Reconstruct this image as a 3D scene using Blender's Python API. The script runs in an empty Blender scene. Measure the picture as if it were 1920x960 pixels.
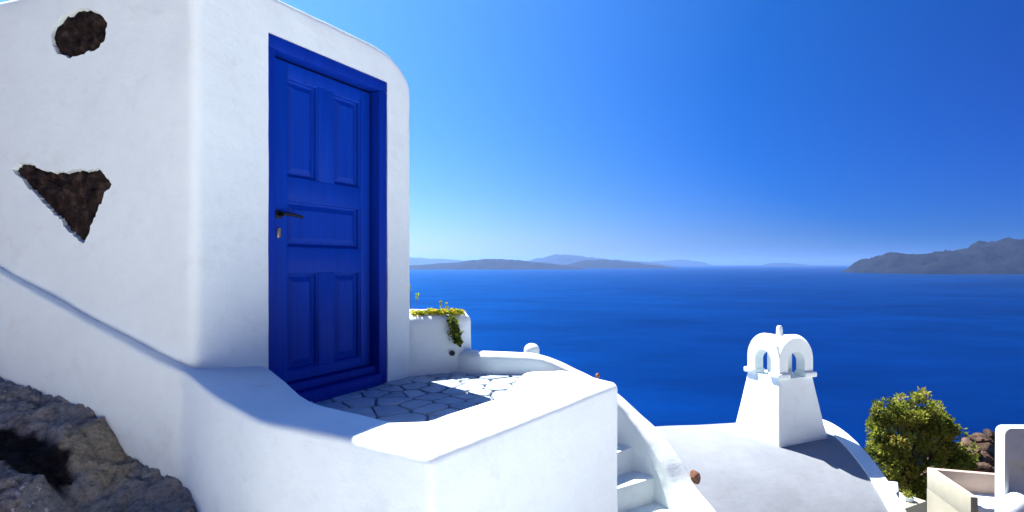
import bpy, bmesh, math, random
from mathutils import Vector, noise, Matrix
R = math.radians
random.seed(7)
scene = bpy.context.scene
C = scene.collection

# ------------------------------------------------------------------ camera, sky, sun, exposure
F = 1056.0                       # focal length in pixels of the 1920 px wide photograph
cam = bpy.data.cameras.new('camera')
cam.sensor_width = 36.0
cam.lens = 36.0 * F / 1920.0
cam.shift_y = 15.0 / 1920.0
cam.clip_start = 0.05
cam.clip_end = 200000.0
cam_o = bpy.data.objects.new('camera', cam)
C.objects.link(cam_o)
cam_o.location = (0, 0, 0)
cam_o.rotation_euler = (R(90), 0, 0)
scene.camera = cam_o

SUN_EL = R(57.0)
SUN_AZ = math.atan2(-0.67, 0.74)          # clockwise from +Y
world = bpy.data.worlds.new('World')
scene.world = world
world.use_nodes = True
wn = world.node_tree
wn.nodes.clear()
sky = wn.nodes.new('ShaderNodeTexSky')
sky.sky_type = 'NISHITA'
sky.sun_disc = False
sky.sun_elevation = SUN_EL
sky.sun_rotation = SUN_AZ
sky.altitude = 0
sky.air_density = 1.0
sky.dust_density = 0.2
sky.ozone_density = 2.0
hsv = wn.nodes.new('ShaderNodeHueSaturation')
hsv.inputs['Saturation'].default_value = 1.17
# skylight is polarised: darkest a quarter circle away from the sun, over the whole dome
tc = wn.nodes.new('ShaderNodeTexCoord')
dt = wn.nodes.new('ShaderNodeVectorMath'); dt.operation = 'DOT_PRODUCT'
dt.inputs[1].default_value = (math.sin(SUN_AZ) * math.cos(SUN_EL), math.cos(SUN_AZ) * math.cos(SUN_EL), math.sin(SUN_EL))
sq = wn.nodes.new('ShaderNodeMath'); sq.operation = 'POWER'; sq.inputs[1].default_value = 2.0
ab = wn.nodes.new('ShaderNodeMath'); ab.operation = 'ABSOLUTE'
pol = wn.nodes.new('ShaderNodeVectorMath'); pol.operation = 'MULTIPLY_ADD'
pol.inputs[1].default_value = (0.98, 0.93, 0.72); pol.inputs[2].default_value = (0.02, 0.07, 0.28)
pm = wn.nodes.new('ShaderNodeVectorMath'); pm.operation = 'MULTIPLY'
wn.links.new(tc.outputs['Generated'], dt.inputs[0]); wn.links.new(dt.outputs['Value'], ab.inputs[0]); wn.links.new(ab.outputs[0], sq.inputs[0])
wn.links.new(sq.outputs[0], pol.inputs[0]); wn.links.new(pol.outputs[0], pm.inputs[1])
bg = wn.nodes.new('ShaderNodeBackground')
bg.inputs['Strength'].default_value = 0.053
wo = wn.nodes.new('ShaderNodeOutputWorld')
gm = wn.nodes.new('ShaderNodeGamma'); gm.inputs['Gamma'].default_value = 1.37
wn.links.new(sky.outputs[0], gm.inputs['Color'])
wn.links.new(gm.outputs[0], pm.inputs[0])
wn.links.new(pm.outputs[0], hsv.inputs['Color'])
wn.links.new(hsv.outputs[0], bg.inputs['Color'])
wn.links.new(bg.outputs[0], wo.inputs['Surface'])

sun = bpy.data.lights.new('sun', 'SUN')
sun.energy = 4.8
sun.angle = R(0.5)
sun.color = (1.0, 0.97, 0.93)
sun_o = bpy.data.objects.new('sun', sun)
C.objects.link(sun_o)
to_sun = Vector((math.sin(SUN_AZ) * math.cos(SUN_EL), math.cos(SUN_AZ) * math.cos(SUN_EL), math.sin(SUN_EL)))
sun_o.rotation_euler = to_sun.to_track_quat('Z', 'Y').to_euler()
sun_o.location = (-6, 6, 12)

scene.view_settings.view_transform = 'Standard'
scene.view_settings.look = 'None'
scene.view_settings.exposure = 1.6
scene.view_settings.gamma = 1.0
scene.render.engine = 'CYCLES'
scene.cycles.use_denoising = True
scene.cycles.max_bounces = 10
scene.cycles.diffuse_bounces = 6
scene.cycles.volume_bounces = 1
scene.cycles.sample_clamp_indirect = 6.0

# ------------------------------------------------------------------ helpers
def at(x, y, Y):
    """point seen at photo pixel x, y when it stands Y metres in front of the lens"""
    return Vector(((x - 960.0) * Y / F, Y, (495.0 - y) * Y / F))

def tag(o, label=None, cat=None, group=None, kind=None):
    if label: o['label'] = label
    if cat: o['category'] = cat
    if group: o['group'] = group
    if kind: o['kind'] = kind
    return o

def empty(name, loc=(0, 0, 0), rz=0.0):
    o = bpy.data.objects.new(name, None)
    C.objects.link(o)
    o.location = loc
    o.rotation_euler = (0, 0, rz)
    o.empty_display_size = 0.1
    return o

def link(name, me, mat, parent=None):
    if mat is not None and not me.materials:
        me.materials.append(mat)
    o = bpy.data.objects.new(name, me)
    C.objects.link(o)
    if parent is not None:
        o.parent = parent
        o.matrix_parent_inverse = Matrix.Translation(Vector((0, 0, 0)))
        # meshes are written in world space: undo the parent's own placing
        w = Matrix.Identity(4)
        p = parent
        chain = []
        while p is not None:
            chain.append(p)
            p = p.parent
        for q in reversed(chain):
            w = w @ q.matrix_parent_inverse @ (Matrix.Translation(q.location) @ q.rotation_euler.to_matrix().to_4x4())
        o.matrix_parent_inverse = w.inverted()
    return o

def mesh(name, verts, faces, smooth=None, wob=0.0, wscale=3.0):
    if wob:
        me0 = bpy.data.meshes.new('t')
        me0.from_pydata(verts, [], faces)
        bmx = bmesh.new(); bmx.from_mesh(me0); bmx.normal_update()
        vs = []
        for v in bmx.verts:
            p = v.co
            d = noise.noise(p * wscale) * 0.65 + noise.noise(p * wscale * 3.1 + Vector((7, 3, 1))) * 0.35
            vs.append(p + v.normal * d * wob)
        bmx.free(); bpy.data.meshes.remove(me0)
        verts = vs
    me = bpy.data.meshes.new(name)
    me.from_pydata([tuple(v) for v in verts], [], faces)
    me.validate()
    bm = bmesh.new(); bm.from_mesh(me)
    bmesh.ops.recalc_face_normals(bm, faces=bm.faces)
    bm.to_mesh(me); bm.free()
    if smooth is not None:
        me.shade_smooth()
        me.set_sharp_from_angle(angle=R(smooth))
    return me

def from_bm(name, bm, smooth=None):
    me = bpy.data.meshes.new(name)
    bmesh.ops.recalc_face_normals(bm, faces=bm.faces)
    bm.to_mesh(me); bm.free()
    if smooth is not None:
        me.shade_smooth()
        me.set_sharp_from_angle(angle=R(smooth))
    return me

def bm_box(bm, o, u, v, w, bevel=0.0, seg=2):
    """box from corner o along vectors u, v, w"""
    o, u, v, w = Vector(o), Vector(u), Vector(v), Vector(w)
    vs = [bm.verts.new(o + u * a + v * b + w * c) for c in (0, 1) for b in (0, 1) for a in (0, 1)]
    fs = [(0, 2, 3, 1), (4, 5, 7, 6), (0, 1, 5, 4), (2, 6, 7, 3), (0, 4, 6, 2), (1, 3, 7, 5)]
    faces = [bm.faces.new([vs[i] for i in f]) for f in fs]
    if bevel > 0:
        es = {e for f in faces for e in f.edges}
        bmesh.ops.bevel(bm, geom=list(es), offset=bevel, segments=seg, affect='EDGES', profile=0.5)

def bm_prism(bm, pts, z0, z1, bevel=0.0, seg=2, only_top=False):
    lo = [bm.verts.new((p[0], p[1], z0)) for p in pts]
    hi = [bm.verts.new((p[0], p[1], z1)) for p in pts]
    n = len(pts)
    ft = bm.faces.new(hi)
    fb = bm.faces.new(list(reversed(lo)))
    sides = [bm.faces.new([lo[i], lo[(i + 1) % n], hi[(i + 1) % n], hi[i]]) for i in range(n)]
    if bevel > 0:
        es = set(ft.edges) if only_top else {e for f in sides + [ft] for e in f.edges if e not in set(fb.edges)}
        bmesh.ops.bevel(bm, geom=list(es), offset=bevel, segments=seg, affect='EDGES', profile=0.5)

def fillet(pts, radii, step):
    """closed polygon -> dense loop with rounded corners"""
    n = len(pts)
    out = []
    segs = []
    for i in range(n):
        p = Vector(pts[i]); a = (Vector(pts[i - 1]) - p); b = (Vector(pts[(i + 1) % n]) - p)
        la, lb = a.length, b.length
        a.normalize(); b.normalize()
        ang = a.angle(b)
        t = min(radii[i] / max(math.tan(ang / 2), 1e-4), la * 0.45, lb * 0.45)
        s, e = p + a * t, p + b * t
        k = 6 if radii[i] > 0.001 else 1
        arc = [s.lerp(p, u).lerp(p.lerp(e, u), u) for u in [j / k for j in range(k + 1)]] if radii[i] > 0.001 else [p]
        segs.append(arc)
    for i in range(n):
        out += segs[i]
        s, e = segs[i][-1], segs[(i + 1) % n][0]
        L = (e - s).length
        m = max(1, int(L / step))
        out += [s.lerp(e, j / m) for j in range(1, m)]
    return out

def loop_normals(loop):
    n = len(loop)
    ns = []
    for i in range(n):
        d = loop[(i + 1) % n] - loop[i - 1]
        v = Vector((d.y, -d.x)); v.normalize()
        ns.append(v)
    return ns

def catmull(pts, per):
    P = [pts[0]] + list(pts) + [pts[-1]]
    out = []
    for i in range(1, len(P) - 2):
        for j in range(per):
            t = j / per
            p0, p1, p2, p3 = P[i - 1], P[i], P[i + 1], P[i + 2]
            out.append(0.5 * ((2 * p1) + (p2 - p0) * t + (2 * p0 - 5 * p1 + 4 * p2 - p3) * t * t + (3 * p1 - p0 - 3 * p2 + p3) * t ** 3))
    out.append(P[-2])
    return out

def round_prism(name, pts, radii, z0, z1, r, step=0.08, zstep=0.12, wob=0.004, wscale=3.0, deform=None, k=5):
    loop = fillet([Vector(p) for p in pts], radii, step)
    ns = loop_normals(loop)
    n = len(loop)
    m = max(2, int((z1 - r - z0) / zstep))
    rings = [(0.0, z0 + (z1 - r - z0) * i / m) for i in range(m + 1)]
    rings += [(r * (1 - math.cos(a)), z1 - r + r * math.sin(a)) for a in [math.pi / 2 * i / k for i in range(1, k + 1)]]
    rings += [(r + 0.05, z1 + 0.001)]
    verts, faces = [], []
    for off, z in rings:
        for p, q in zip(loop, ns):
            v = Vector((p.x - q.x * off, p.y - q.y * off, z))
            if deform: v = deform(v)
            verts.append(v)
    for i in range(len(rings) - 1):
        for j in range(n):
            a, b = i * n + j, i * n + (j + 1) % n
            faces.append((a, b, b + n, a + n))
    faces.append(tuple((len(rings) - 1) * n + j for j in range(n)))
    faces.append(tuple(reversed(range(n))))
    return mesh(name, verts, faces, 40, wob, wscale)

def boolean(target_me, cutter_me, op='DIFFERENCE'):
    a = bpy.data.objects.new('a', target_me); b = bpy.data.objects.new('b', cutter_me)
    C.objects.link(a); C.objects.link(b)
    m = a.modifiers.new('b', 'BOOLEAN'); m.operation = op; m.object = b; m.solver = 'EXACT'
    dg = bpy.context.evaluated_depsgraph_get()
    me = bpy.data.meshes.new_from_object(a.evaluated_get(dg))
    bpy.data.objects.remove(a); bpy.data.objects.remove(b)
    return me

def tube(bm, pts, rads, seg=8):
    prev = None
    pts = [Vector(p) for p in pts]
    for i, p in enumerate(pts):
        d = (pts[min(i + 1, len(pts) - 1)] - pts[max(i - 1, 0)]).normalized()
        u = d.cross(Vector((0, 0, 1)) if abs(d.z) < 0.9 else Vector((1, 0, 0))).normalized()
        v = d.cross(u)
        r = rads[i] if hasattr(rads, '__len__') else rads
        ring = [bm.verts.new(p + (u * math.cos(a) + v * math.sin(a)) * r) for a in [2 * math.pi * k / seg for k in range(seg)]]
        if prev:
            for k in range(seg):
                bm.faces.new([prev[k], prev[(k + 1) % seg], ring[(k + 1) % seg], ring[k]])
        else:
            bm.faces.new(list(reversed(ring)))
        prev = ring
    bm.faces.new(prev)

def rock_mesh(name, size, seed, sub=4, rough=0.35):
    bm = bmesh.new()
    bmesh.ops.create_icosphere(bm, subdivisions=sub, radius=1.0)
    fac = [Vector((math.sin(seed * 3 + q * 2.4), math.cos(seed * 5 + q * 1.7), math.sin(seed * 2 + q * 3.1))).normalized() for q in range(16)]
    off = Vector((seed * 3.7, seed * 1.3, seed * 2.1))
    for v in bm.verts:
        p = v.co.copy()
        p = p / ((abs(p.x) ** 5 + abs(p.y) ** 5 + abs(p.z) ** 5) ** 0.2)
        d = noise.noise(p * 1.1 + off) * rough + noise.noise(p * 2.7 + off) * rough * 0.5 + noise.noise(p * 6 + off) * rough * 0.22
        q = p * (1 + d)
        for fv in fac:
            t_ = q.dot(fv) - (0.60 + 0.16 * math.sin(fv.x * 40 + seed))
            if t_ > 0: q -= fv * t_ * 0.9
        q = Vector((max(-0.85, min(0.85, q.x)), max(-0.85, min(0.85, q.y)), max(-0.8, min(0.8, q.z)))) + p * (0.045 * noise.noise(p * 9 + off) + 0.03 * noise.noise(p * 21 + off))
        v.co = Vector((q.x * size[0], q.y * size[1], q.z * size[2]))
    return from_bm(name, bm, 35)

# ------------------------------------------------------------------ materials
class NT:
    def __init__(s, name):
        s.m = bpy.data.materials.new(name); s.m.use_nodes = True
        s.t = s.m.node_tree; s.t.nodes.clear()
        s.out = s.t.nodes.new('ShaderNodeOutputMaterial')
        s.b = s.t.nodes.new('ShaderNodeBsdfPrincipled')
        s.t.links.new(s.b.outputs[0], s.out.inputs['Surface'])
        g = s.t.nodes.new('ShaderNodeNewGeometry'); s.pos = g.outputs['Position']; s.geo = g
    def n(s, typ, **kw):
        x = s.t.nodes.new(typ)
        for k, v in kw.items():
            if k in x.inputs: x.inputs[k].default_value = v
            else: setattr(x, k, v)
        return x
    def l(s, a, b): s.t.links.new(a, b)
    def noise(s, scale, detail=4, rough=0.55, vec=None):
        x = s.n('ShaderNodeTexNoise', Scale=scale, Detail=detail, Roughness=rough)
        s.l(vec or s.pos, x.inputs['Vector']); return x.outputs[0]
    def ramp(s, fac, stops):
        x = s.n('ShaderNodeValToRGB'); s.l(fac, x.inputs[0])
        el = x.color_ramp.elements
        while len(el) < len(stops): el.new(0.5)
        for e, (p, c) in zip(el, stops):
            e.position = p; e.color = (c[0], c[1], c[2], 1)
        return x.outputs[0]
    def mix(s, fac, a, b):
        x = s.n('ShaderNodeMix', data_type='RGBA')
        if isinstance(fac, float): x.inputs[0].default_value = fac
        else: s.l(fac, x.inputs[0])
        for sock, v in ((x.inputs[6], a), (x.inputs[7], b)):
            if isinstance(v, tuple): sock.default_value = (*v, 1)
            else: s.l(v, sock)
        return x.outputs[2]
    def bump(s, h, strength=0.3, dist=0.01, prev=None):
        x = s.n('ShaderNodeBump', Strength=strength, Distance=dist); s.l(h, x.inputs['Height'])
        if prev: s.l(prev, x.inputs['Normal'])
        return x.outputs[0]
    def base(s, c):
        if isinstance(c, tuple): s.b.inputs['Base Color'].default_value = (*c, 1)
        else: s.l(c, s.b.inputs['Base Color'])
    def set(s, rough=0.8, spec=0.3):
        s.b.inputs['Roughness'].default_value = rough
        s.b.inputs['Specular IOR Level'].default_value = spec
    def normal(s, nrm): s.l(nrm, s.b.inputs['Normal'])

def plaster(name, lo=(0.735, 0.80, 0.79), hi=(0.79, 0.86, 0.845), bump=0.35, far=False):
    k = NT(name)
    if far:
        k.base(k.ramp(k.noise(1.2), [(0.3, lo), (0.6, hi)]))
        k.normal(k.bump(k.noise(8), 0.2, 0.02))
    else:
        a = k.noise(1.6, 5, 0.6); b = k.noise(14, 4, 0.6)
        c = k.ramp(a, [(0.25, lo), (0.6, hi)])
        c2 = k.ramp(b, [(0.25, (0.965, 0.965, 0.965)), (0.5, (1, 1, 1))])
        mm = k.n('ShaderNodeMix', data_type='RGBA', blend_type='MULTIPLY'); mm.inputs[0].default_value = 1.0
        k.l(c, mm.inputs[6]); k.l(c2, mm.inputs[7])
        k.base(mm.outputs[2])
        tr = k.n('ShaderNodeMapping'); k.l(k.pos, tr.inputs[0]); tr.inputs['Scale'].default_value = (5, 5, 13); tr.inputs['Rotation'].default_value = (0.3, 0.5, 0)
        n0 = k.bump(k.noise(1.0, 4, 0.5, tr.outputs[0]), bump * 0.7, 0.012)
        n1 = k.bump(k.noise(9, 3), bump, 0.012, n0)
        n2 = k.bump(k.noise(70, 4, 0.65), bump * 1.0, 0.004, n1)
        k.normal(n2)
        # faint scuffs and washed stains in the limewash
        st = k.ramp(k.noise(4.3, 6, 0.7), [(0.56, (1, 1, 1)), (0.76, (0.90, 0.885, 0.865))])
        m3 = k.n('ShaderNodeMix', data_type='RGBA', blend_type='MULTIPLY'); m3.inputs[0].default_value = 1.0
        k.l(mm.outputs[2], m3.inputs[6]); k.l(st, m3.inputs[7]); k.base(m3.outputs[2])
    k.set(0.9, 0.15)
    return k.m

M = {}
M['plaster'] = plaster('whitewashed_plaster')
M['plaster_far'] = plaster('far_plaster', far=True)
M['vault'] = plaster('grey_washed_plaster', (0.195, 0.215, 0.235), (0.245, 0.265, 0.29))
M['cream'] = plaster('cream_plaster', (0.36, 0.335, 0.24), (0.42, 0.39, 0.28), far=True)
M['pink'] = plaster('pink_plaster', (0.40, 0.29, 0.23), (0.48, 0.35, 0.28), far=True)

def blue_paint(name, base, dark):
    k = NT(name)
    st = k.n('ShaderNodeMapping'); k.l(k.pos, st.inputs[0]); st.inputs['Scale'].default_value = (30, 30, 2.0)
    g = k.noise(1.0, 5, 0.6, st.outputs[0])
    k.base(k.ramp(g, [(0.3, dark), (0.65, base)]))
    k.normal(k.bump(g, 0.25, 0.004))
    k.set(0.55, 0.15)
    return k.m
M['door'] = blue_paint('blue_door_paint', (0.0002, 0.043, 0.40), (0.0002, 0.032, 0.31))
M['frame'] = blue_paint('blue_frame_paint', (0.0003, 0.030, 0.34), (0.0003, 0.021, 0.26))
k = NT('dark_iron'); k.base((0.02, 0.018, 0.016)); k.b.inputs['Metallic'].default_value = 0.6; k.set(0.5, 0.4); M['iron'] = k.m
k = NT('worn_brass'); k.base((0.35, 0.32, 0.28)); k.b.inputs['Metallic'].default_value = 0.7; k.set(0.4, 0.5); M['brass'] = k.m
k = NT('black_pipe'); k.base((0.012, 0.012, 0.014)); k.set(0.6, 0.3); M['pipe'] = k.m

k = NT('paving_stone')
oi = k.n('ShaderNodeObjectInfo')
c = k.ramp(k.noise(7, 5), [(0.3, (0.37, 0.45, 0.50)), (0.7, (0.52, 0.60, 0.65))])
c2 = k.ramp(oi.outputs['Random'], [(0.0, (0.62, 0.68, 0.76)), (1.0, (1.0, 1.0, 1.0))])
mm = k.n('ShaderNodeMix', data_type='RGBA', blend_type='MULTIPLY'); mm.inputs[0].default_value = 1.0
k.l(c, mm.inputs[6]); k.l(c2, mm.inputs[7]); k.base(mm.outputs[2])
k.normal(k.bump(k.noise(25, 5), 0.4, 0.006)); k.set(0.75, 0.3); M['paving'] = k.m
k = NT('paving_joint'); k.base(k.ramp(k.noise(20), [(0.3, (0.16, 0.18, 0.2)), (0.7, (0.26, 0.28, 0.3))])); k.set(0.95, 0.1); M['joint'] = k.m

k = NT('volcanic_stone')
c = k.ramp(k.noise(16, 6, 0.65), [(0.34, (0.006, 0.004, 0.004)), (0.52, (0.026, 0.017, 0.014)), (0.70, (0.085, 0.055, 0.045))])
k.base(c); k.normal(k.bump(k.noise(45, 6, 0.7), 0.8, 0.02)); k.set(0.95, 0.1); M['lava'] = k.m

k = NT('rough_rock')
a = k.noise(3.2, 6, 0.6); b = k.noise(17, 6, 0.65); s_ = k.noise(38, 3, 0.5)
c = k.ramp(a, [(0.32, (0.27, 0.21, 0.18)), (0.45, (0.50, 0.42, 0.37)), (0.58, (0.38, 0.37, 0.36)), (0.75, (0.60, 0.49, 0.38))])
b2 = k.noise(42, 8, 0.75)
d = k.mix(0.5, k.ramp(b, [(0.32, (0.45, 0.43, 0.42)), (0.54, (1, 1, 1))]), k.ramp(b2, [(0.36, (0.2, 0.19, 0.18)), (0.55, (1.15, 1.15, 1.15))]))
mm = k.n('ShaderNodeMix', data_type='RGBA', blend_type='MULTIPLY'); mm.inputs[0].default_value = 1.0
k.l(c, mm.inputs[6]); k.l(d, mm.inputs[7])
sp = k.ramp(s_, [(0.60, (0, 0, 0)), (0.66, (1, 1, 1))])
big = k.ramp(k.noise(2.3, 2), [(0.46, (0, 0, 0)), (0.56, (1, 1, 1))])
m2 = k.n('ShaderNodeMix', data_type='RGBA', blend_type='MULTIPLY'); m2.inputs[0].default_value = 1.0
k.l(sp, m2.inputs[6]); k.l(big, m2.inputs[7])
cc_ = k.mix(m2.outputs[2], mm.outputs[2], (0.8, 0.78, 0.76))
ta_ = k.n('ShaderNodeAttribute', attribute_name='tan'); so_ = k.n('ShaderNodeAttribute', attribute_name='crevice_shade')
tanc = k.n('ShaderNodeMix', data_type='RGBA', blend_type='MULTIPLY'); tanc.inputs[0].default_value = 1.0
tanc.inputs[6].default_value = (0.5, 0.42, 0.30, 1); k.l(d, tanc.inputs[7])
cc_ = k.mix(ta_.outputs['Fac'], cc_, tanc.outputs[2])
k.base(k.mix(so_.outputs['Fac'], cc_, k.ramp(b, [(0.35, (0.008, 0.007, 0.007)), (0.7, (0.05, 0.04, 0.036))])))  # mask mixes near-black into the rock colour as the crevice's shade
n1 = k.bump(b, 1.0, 0.05); k.normal(k.bump(k.noise(55, 6, 0.75), 1.0, 0.02, n1)); k.set(0.95, 0.1); M['rock'] = k.m

def rock_mat(name, lo, hi, sc):
    k = NT(name)
    k.base(k.ramp(k.noise(sc, 6, 0.65), [(0.3, lo), (0.7, hi)]))
    k.normal(k.bump(k.noise(sc * 2, 8, 0.75), 1.0, 0.3 / sc)); k.set(0.95, 0.1)
    return k.m
M['tan_rock'] = rock_mat('tan_rock', (0.2, 0.165, 0.12), (0.42, 0.35, 0.26), 9)
M['dark_rock'] = rock_mat('dark_rock', (0.015, 0.013, 0.013), (0.06, 0.05, 0.05), 12)
M['brown_rock'] = rock_mat('brown_rock', (0.035, 0.024, 0.02), (0.20, 0.13, 0.095), 3.0)
M['terracotta'] = rock_mat('terracotta', (0.15, 0.075, 0.05), (0.30, 0.15, 0.10), 30)
M['hill'] = rock_mat('hillside_soil', (0.07, 0.05, 0.035), (0.2, 0.15, 0.1), 0.3)
M['island'] = rock_mat('island_rock', (0.002, 0.003, 0.006), (0.020, 0.021, 0.026), 0.008)
M['path'] = plaster('pale_path', (0.72, 0.73, 0.73), (0.82, 0.83, 0.83), far=True)

def leaf_mat(name, stops, trans=0.45):
    k = NT(name)
    at_ = k.n('ShaderNodeAttribute', attribute_name='tint')
    k.base(k.ramp(at_.outputs['Fac'], stops))
    k.set(0.6, 0.25)
    tr = k.n('ShaderNodeBsdfTranslucent')
    k.l(k.b.inputs['Base Color'].links[0].from_socket, tr.inputs['Color'])
    mx = k.n('ShaderNodeMixShader'); mx.inputs[0].default_value = trans
    k.l(k.b.outputs[0], mx.inputs[1]); k.l(tr.outputs[0], mx.inputs[2]); k.l(mx.outputs[0], k.out.inputs['Surface'])
    return k.m
M['leaf'] = leaf_mat('tree_leaf', [(0.0, (0.05, 0.065, 0.012)), (0.4, (0.20, 0.25, 0.03)), (0.85, (0.40, 0.42, 0.06)), (1.0, (0.46, 0.36, 0.09))])
M['succulent'] = leaf_mat('succulent_leaf', [(0.0, (0.07, 0.11, 0.02)), (0.5, (0.30, 0.36, 0.04)), (0.8, (0.55, 0.50, 0.05)), (1.0, (0.75, 0.5, 0.03))])
k = NT('bark'); k.base(k.ramp(k.noise(8, 5), [(0.3, (0.04, 0.03, 0.02)), (0.7, (0.1, 0.08, 0.06))])); k.set(0.9, 0.1); M['bark'] = k.m

k = NT('sea_water')
mp = k.n('ShaderNodeMapping'); k.l(k.pos, mp.inputs[0]); mp.inputs['Scale'].default_value = (1.0, 1.0, 1.0)
big = k.n('ShaderNodeMapping'); k.l(k.pos, big.inputs[0]); big.inputs['Scale'].default_value = (0.0009, 0.0016, 1)
c = k.ramp(k.noise(1.0, 4, 0.55, big.outputs[0]), [(0.35, (0.0001, 0.004, 0.030)), (0.65, (0.0002, 0.013, 0.068))])
wnd = k.n('ShaderNodeMapping'); k.l(k.pos, wnd.inputs[0]); wnd.inputs['Scale'].default_value = (0.0030, 0.0065, 1); wnd.inputs['Rotation'].default_value = (0, 0, 0.45)
stk = k.ramp(k.noise(1.0, 9, 0.72, wnd.outputs[0]), [(0.33, (0.66, 0.68, 0.72)), (0.5, (0.9, 0.9, 0.9)), (0.68, (1.12, 1.12, 1.1))])
mw = k.n('ShaderNodeMix', data_type='RGBA', blend_type='MULTIPLY'); mw.inputs[0].default_value = 1.0
k.l(c, mw.inputs[6]); k.l(stk, mw.inputs[7]); c = mw.outputs[2]
k.base(c)
n1 = k.bump(k.noise(0.06, 5, 0.6), 0.5, 1.2)
k.normal(k.bump(k.noise(0.6, 4, 0.6), 0.5, 0.15, n1))
k.set(0.3, 0.0)
gl = k.n('ShaderNodeBsdfGlossy', Roughness=0.28); gl.inputs['Color'].default_value = (0.015, 0.33, 0.9, 1)
k.l(k.b.inputs['Normal'].links[0].from_socket, gl.inputs['Normal'])
fr_ = k.n('ShaderNodeFresnel', IOR=1.2); k.l(k.b.inputs['Normal'].links[0].from_socket, fr_.inputs['Normal'])
fm = k.n('ShaderNodeMath', operation='MULTIPLY'); k.l(fr_.outputs[0], fm.inputs[0]); fm.inputs[1].default_value = 0.36
fs = k.n('ShaderNodeMath', operation='MULTIPLY'); k.l(fm.outputs[0], fs.inputs[0]); k.l(stk, fs.inputs[1]); fm = fs
mx = k.n('ShaderNodeMixShader'); k.l(fm.outputs[0], mx.inputs[0]); k.l(k.b.outputs[0], mx.inputs[1]); k.l(gl.outputs[0], mx.inputs[2]); k.l(mx.outputs[0], k.out.inputs['Surface'])
M['sea'] = k.m

# ------------------------------------------------------------------ setting: sea, terrain, islands
SEA = -110.0
me = mesh('sea', [(-78000, -1500, SEA), (78000, -1500, SEA), (78000, 78000, SEA), (-78000, 78000, SEA)], [(0, 1, 2, 3)])
tag(link('sea', me, M['sea']), kind='structure')

def terrain_z(x, y):
    z = -3.3
    if y > 6: z -= (0.35 + 0.2 * max(0, min(1, (x - 5) / 4))) * (y - 6)
    if y > 34: z -= 0.9 * (y - 34)
    if y < -6: z += 0.45 * (-6 - y)
    if x > 40: z -= 0.3 * (x - 40)
    if x < -8 and y > 8: z -= 0.5 * (y - 8)
    z += noise.noise(Vector((x * 0.12, y * 0.12, 0))) * 0.5 * min(1, abs(y - 2) / 12)
    return max(z, SEA - 0.6)
xs = [-300, -200, -120, -80, -50, -35] + [-25 + i * 1.5 for i in range(47)] + [52, 70, 100, 150, 220, 320]
ys = [-60, -40, -25, -15, -10] + [-6 + i * 1.2 for i in range(38)] + [42, 46, 52, 60, 75, 95, 120, 150, 200]
V = [(x, y, terrain_z(x, y)) for y in ys for x in xs]
nx = len(xs)
Fc = [(j * nx + i, j * nx + i + 1, (j + 1) * nx + i + 1, (j + 1) * nx + i) for j in range(len(ys) - 1) for i in range(nx - 1)]
tag(link('hillside', mesh('hillside', V, Fc, 60), M['hill']), kind='structure')

# pale walkway the photographer stands on, in front of the parapet; whitened and enlarged for bounce light
V, Fc = [], []
nn = 40
for j in range(nn + 1):
    for i in range(nn + 1):
        x = -5.2 + 17.2 * i / nn; y = -14.0 + 16.2 * j / nn
        V.append((x, y, -1.72 - 0.05 * max(0, x) + noise.noise(Vector((x, y, 3))) * 0.02))
Fc = [(j * (nn + 1) + i, j * (nn + 1) + i + 1, (j + 1) * (nn + 1) + i + 1, (j + 1) * (nn + 1) + i) for j in range(nn) for i in range(nn)]
tag(link('path', mesh('path', V, Fc, 60), M['path']), kind='structure')

# pale terrace added unseen below the frame, bounces sunlight onto the chimney
V = []
for j in range(21):
    for i in range(21):
        x = 2.4 + 12.0 * i / 20; y = 2.0 + 4.6 * j / 20
        V.append((x, y, -3.25 + noise.noise(Vector((x, y, 5))) * 0.02))
Fc = [(j * 21 + i, j * 21 + i + 1, (j + 1) * 21 + i + 1, (j + 1) * 21 + i) for j in range(20) for i in range(20)]
tag(link('bounce_terrace', mesh('bounce_terrace', V, Fc, 60), M['path']), kind='structure')

def ridge(name, prof, Y, thick, seed):
    """island: skyline profile [(photo x, photo y)] standing round distance Y; real width, depth and height"""
    pts = [((x - 960.0) * Y / F, (495.0 - y) * Y / F - SEA) for x, y in prof]
    x0, x1 = pts[0][0], pts[-1][0]
    nx_, ny_ = 240, 40
    V = []
    for j in range(ny_ + 1):
        v = j / ny_ * 2 - 1
        for i in range(nx_ + 1):
            x = x0 + (x1 - x0) * i / nx_
            h = pts[-1][1]
            for (a, ha), (b, hb) in zip(pts, pts[1:]):
                if a <= x <= b:
                    t = (x - a) / (b - a); t = t * t * (3 - 2 * t) * 0.5 + t * 0.5
                    h = ha + (hb - ha) * t; break
            prof_v = max(0.0, 1 - abs(v) ** 1.5)
            p = Vector((x / thick * 3, v * 3, seed))
            g = noise.noise(p * 1.5) * 0.45 + (0.5 - abs(noise.noise(p * 3.3))) * 0.4 + (0.5 - abs(noise.noise(p * 8))) * 0.22 + noise.noise(p * 18) * 0.1
            hh = h * prof_v * (1 + g * (1 - prof_v) * 2.2 + g * 0.22) if h > 0 else 0
            endt = min(i, nx_ - i) / 6.0
            V.append((x, Y + v * thick * min(1, 0.35 + endt * 0.5), SEA - 3 + max(0, hh) + (0 if prof_v > 0 else -2)))
    Fc = [(j * (nx_ + 1) + i, j * (nx_ + 1) + i + 1, (j + 1) * (nx_ + 1) + i + 1, (j + 1) * (nx_ + 1) + i) for j in range(ny_) for i in range(nx_)]
    tag(link(name, mesh(name, V, Fc, 60), M['island']), kind='structure')

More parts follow.
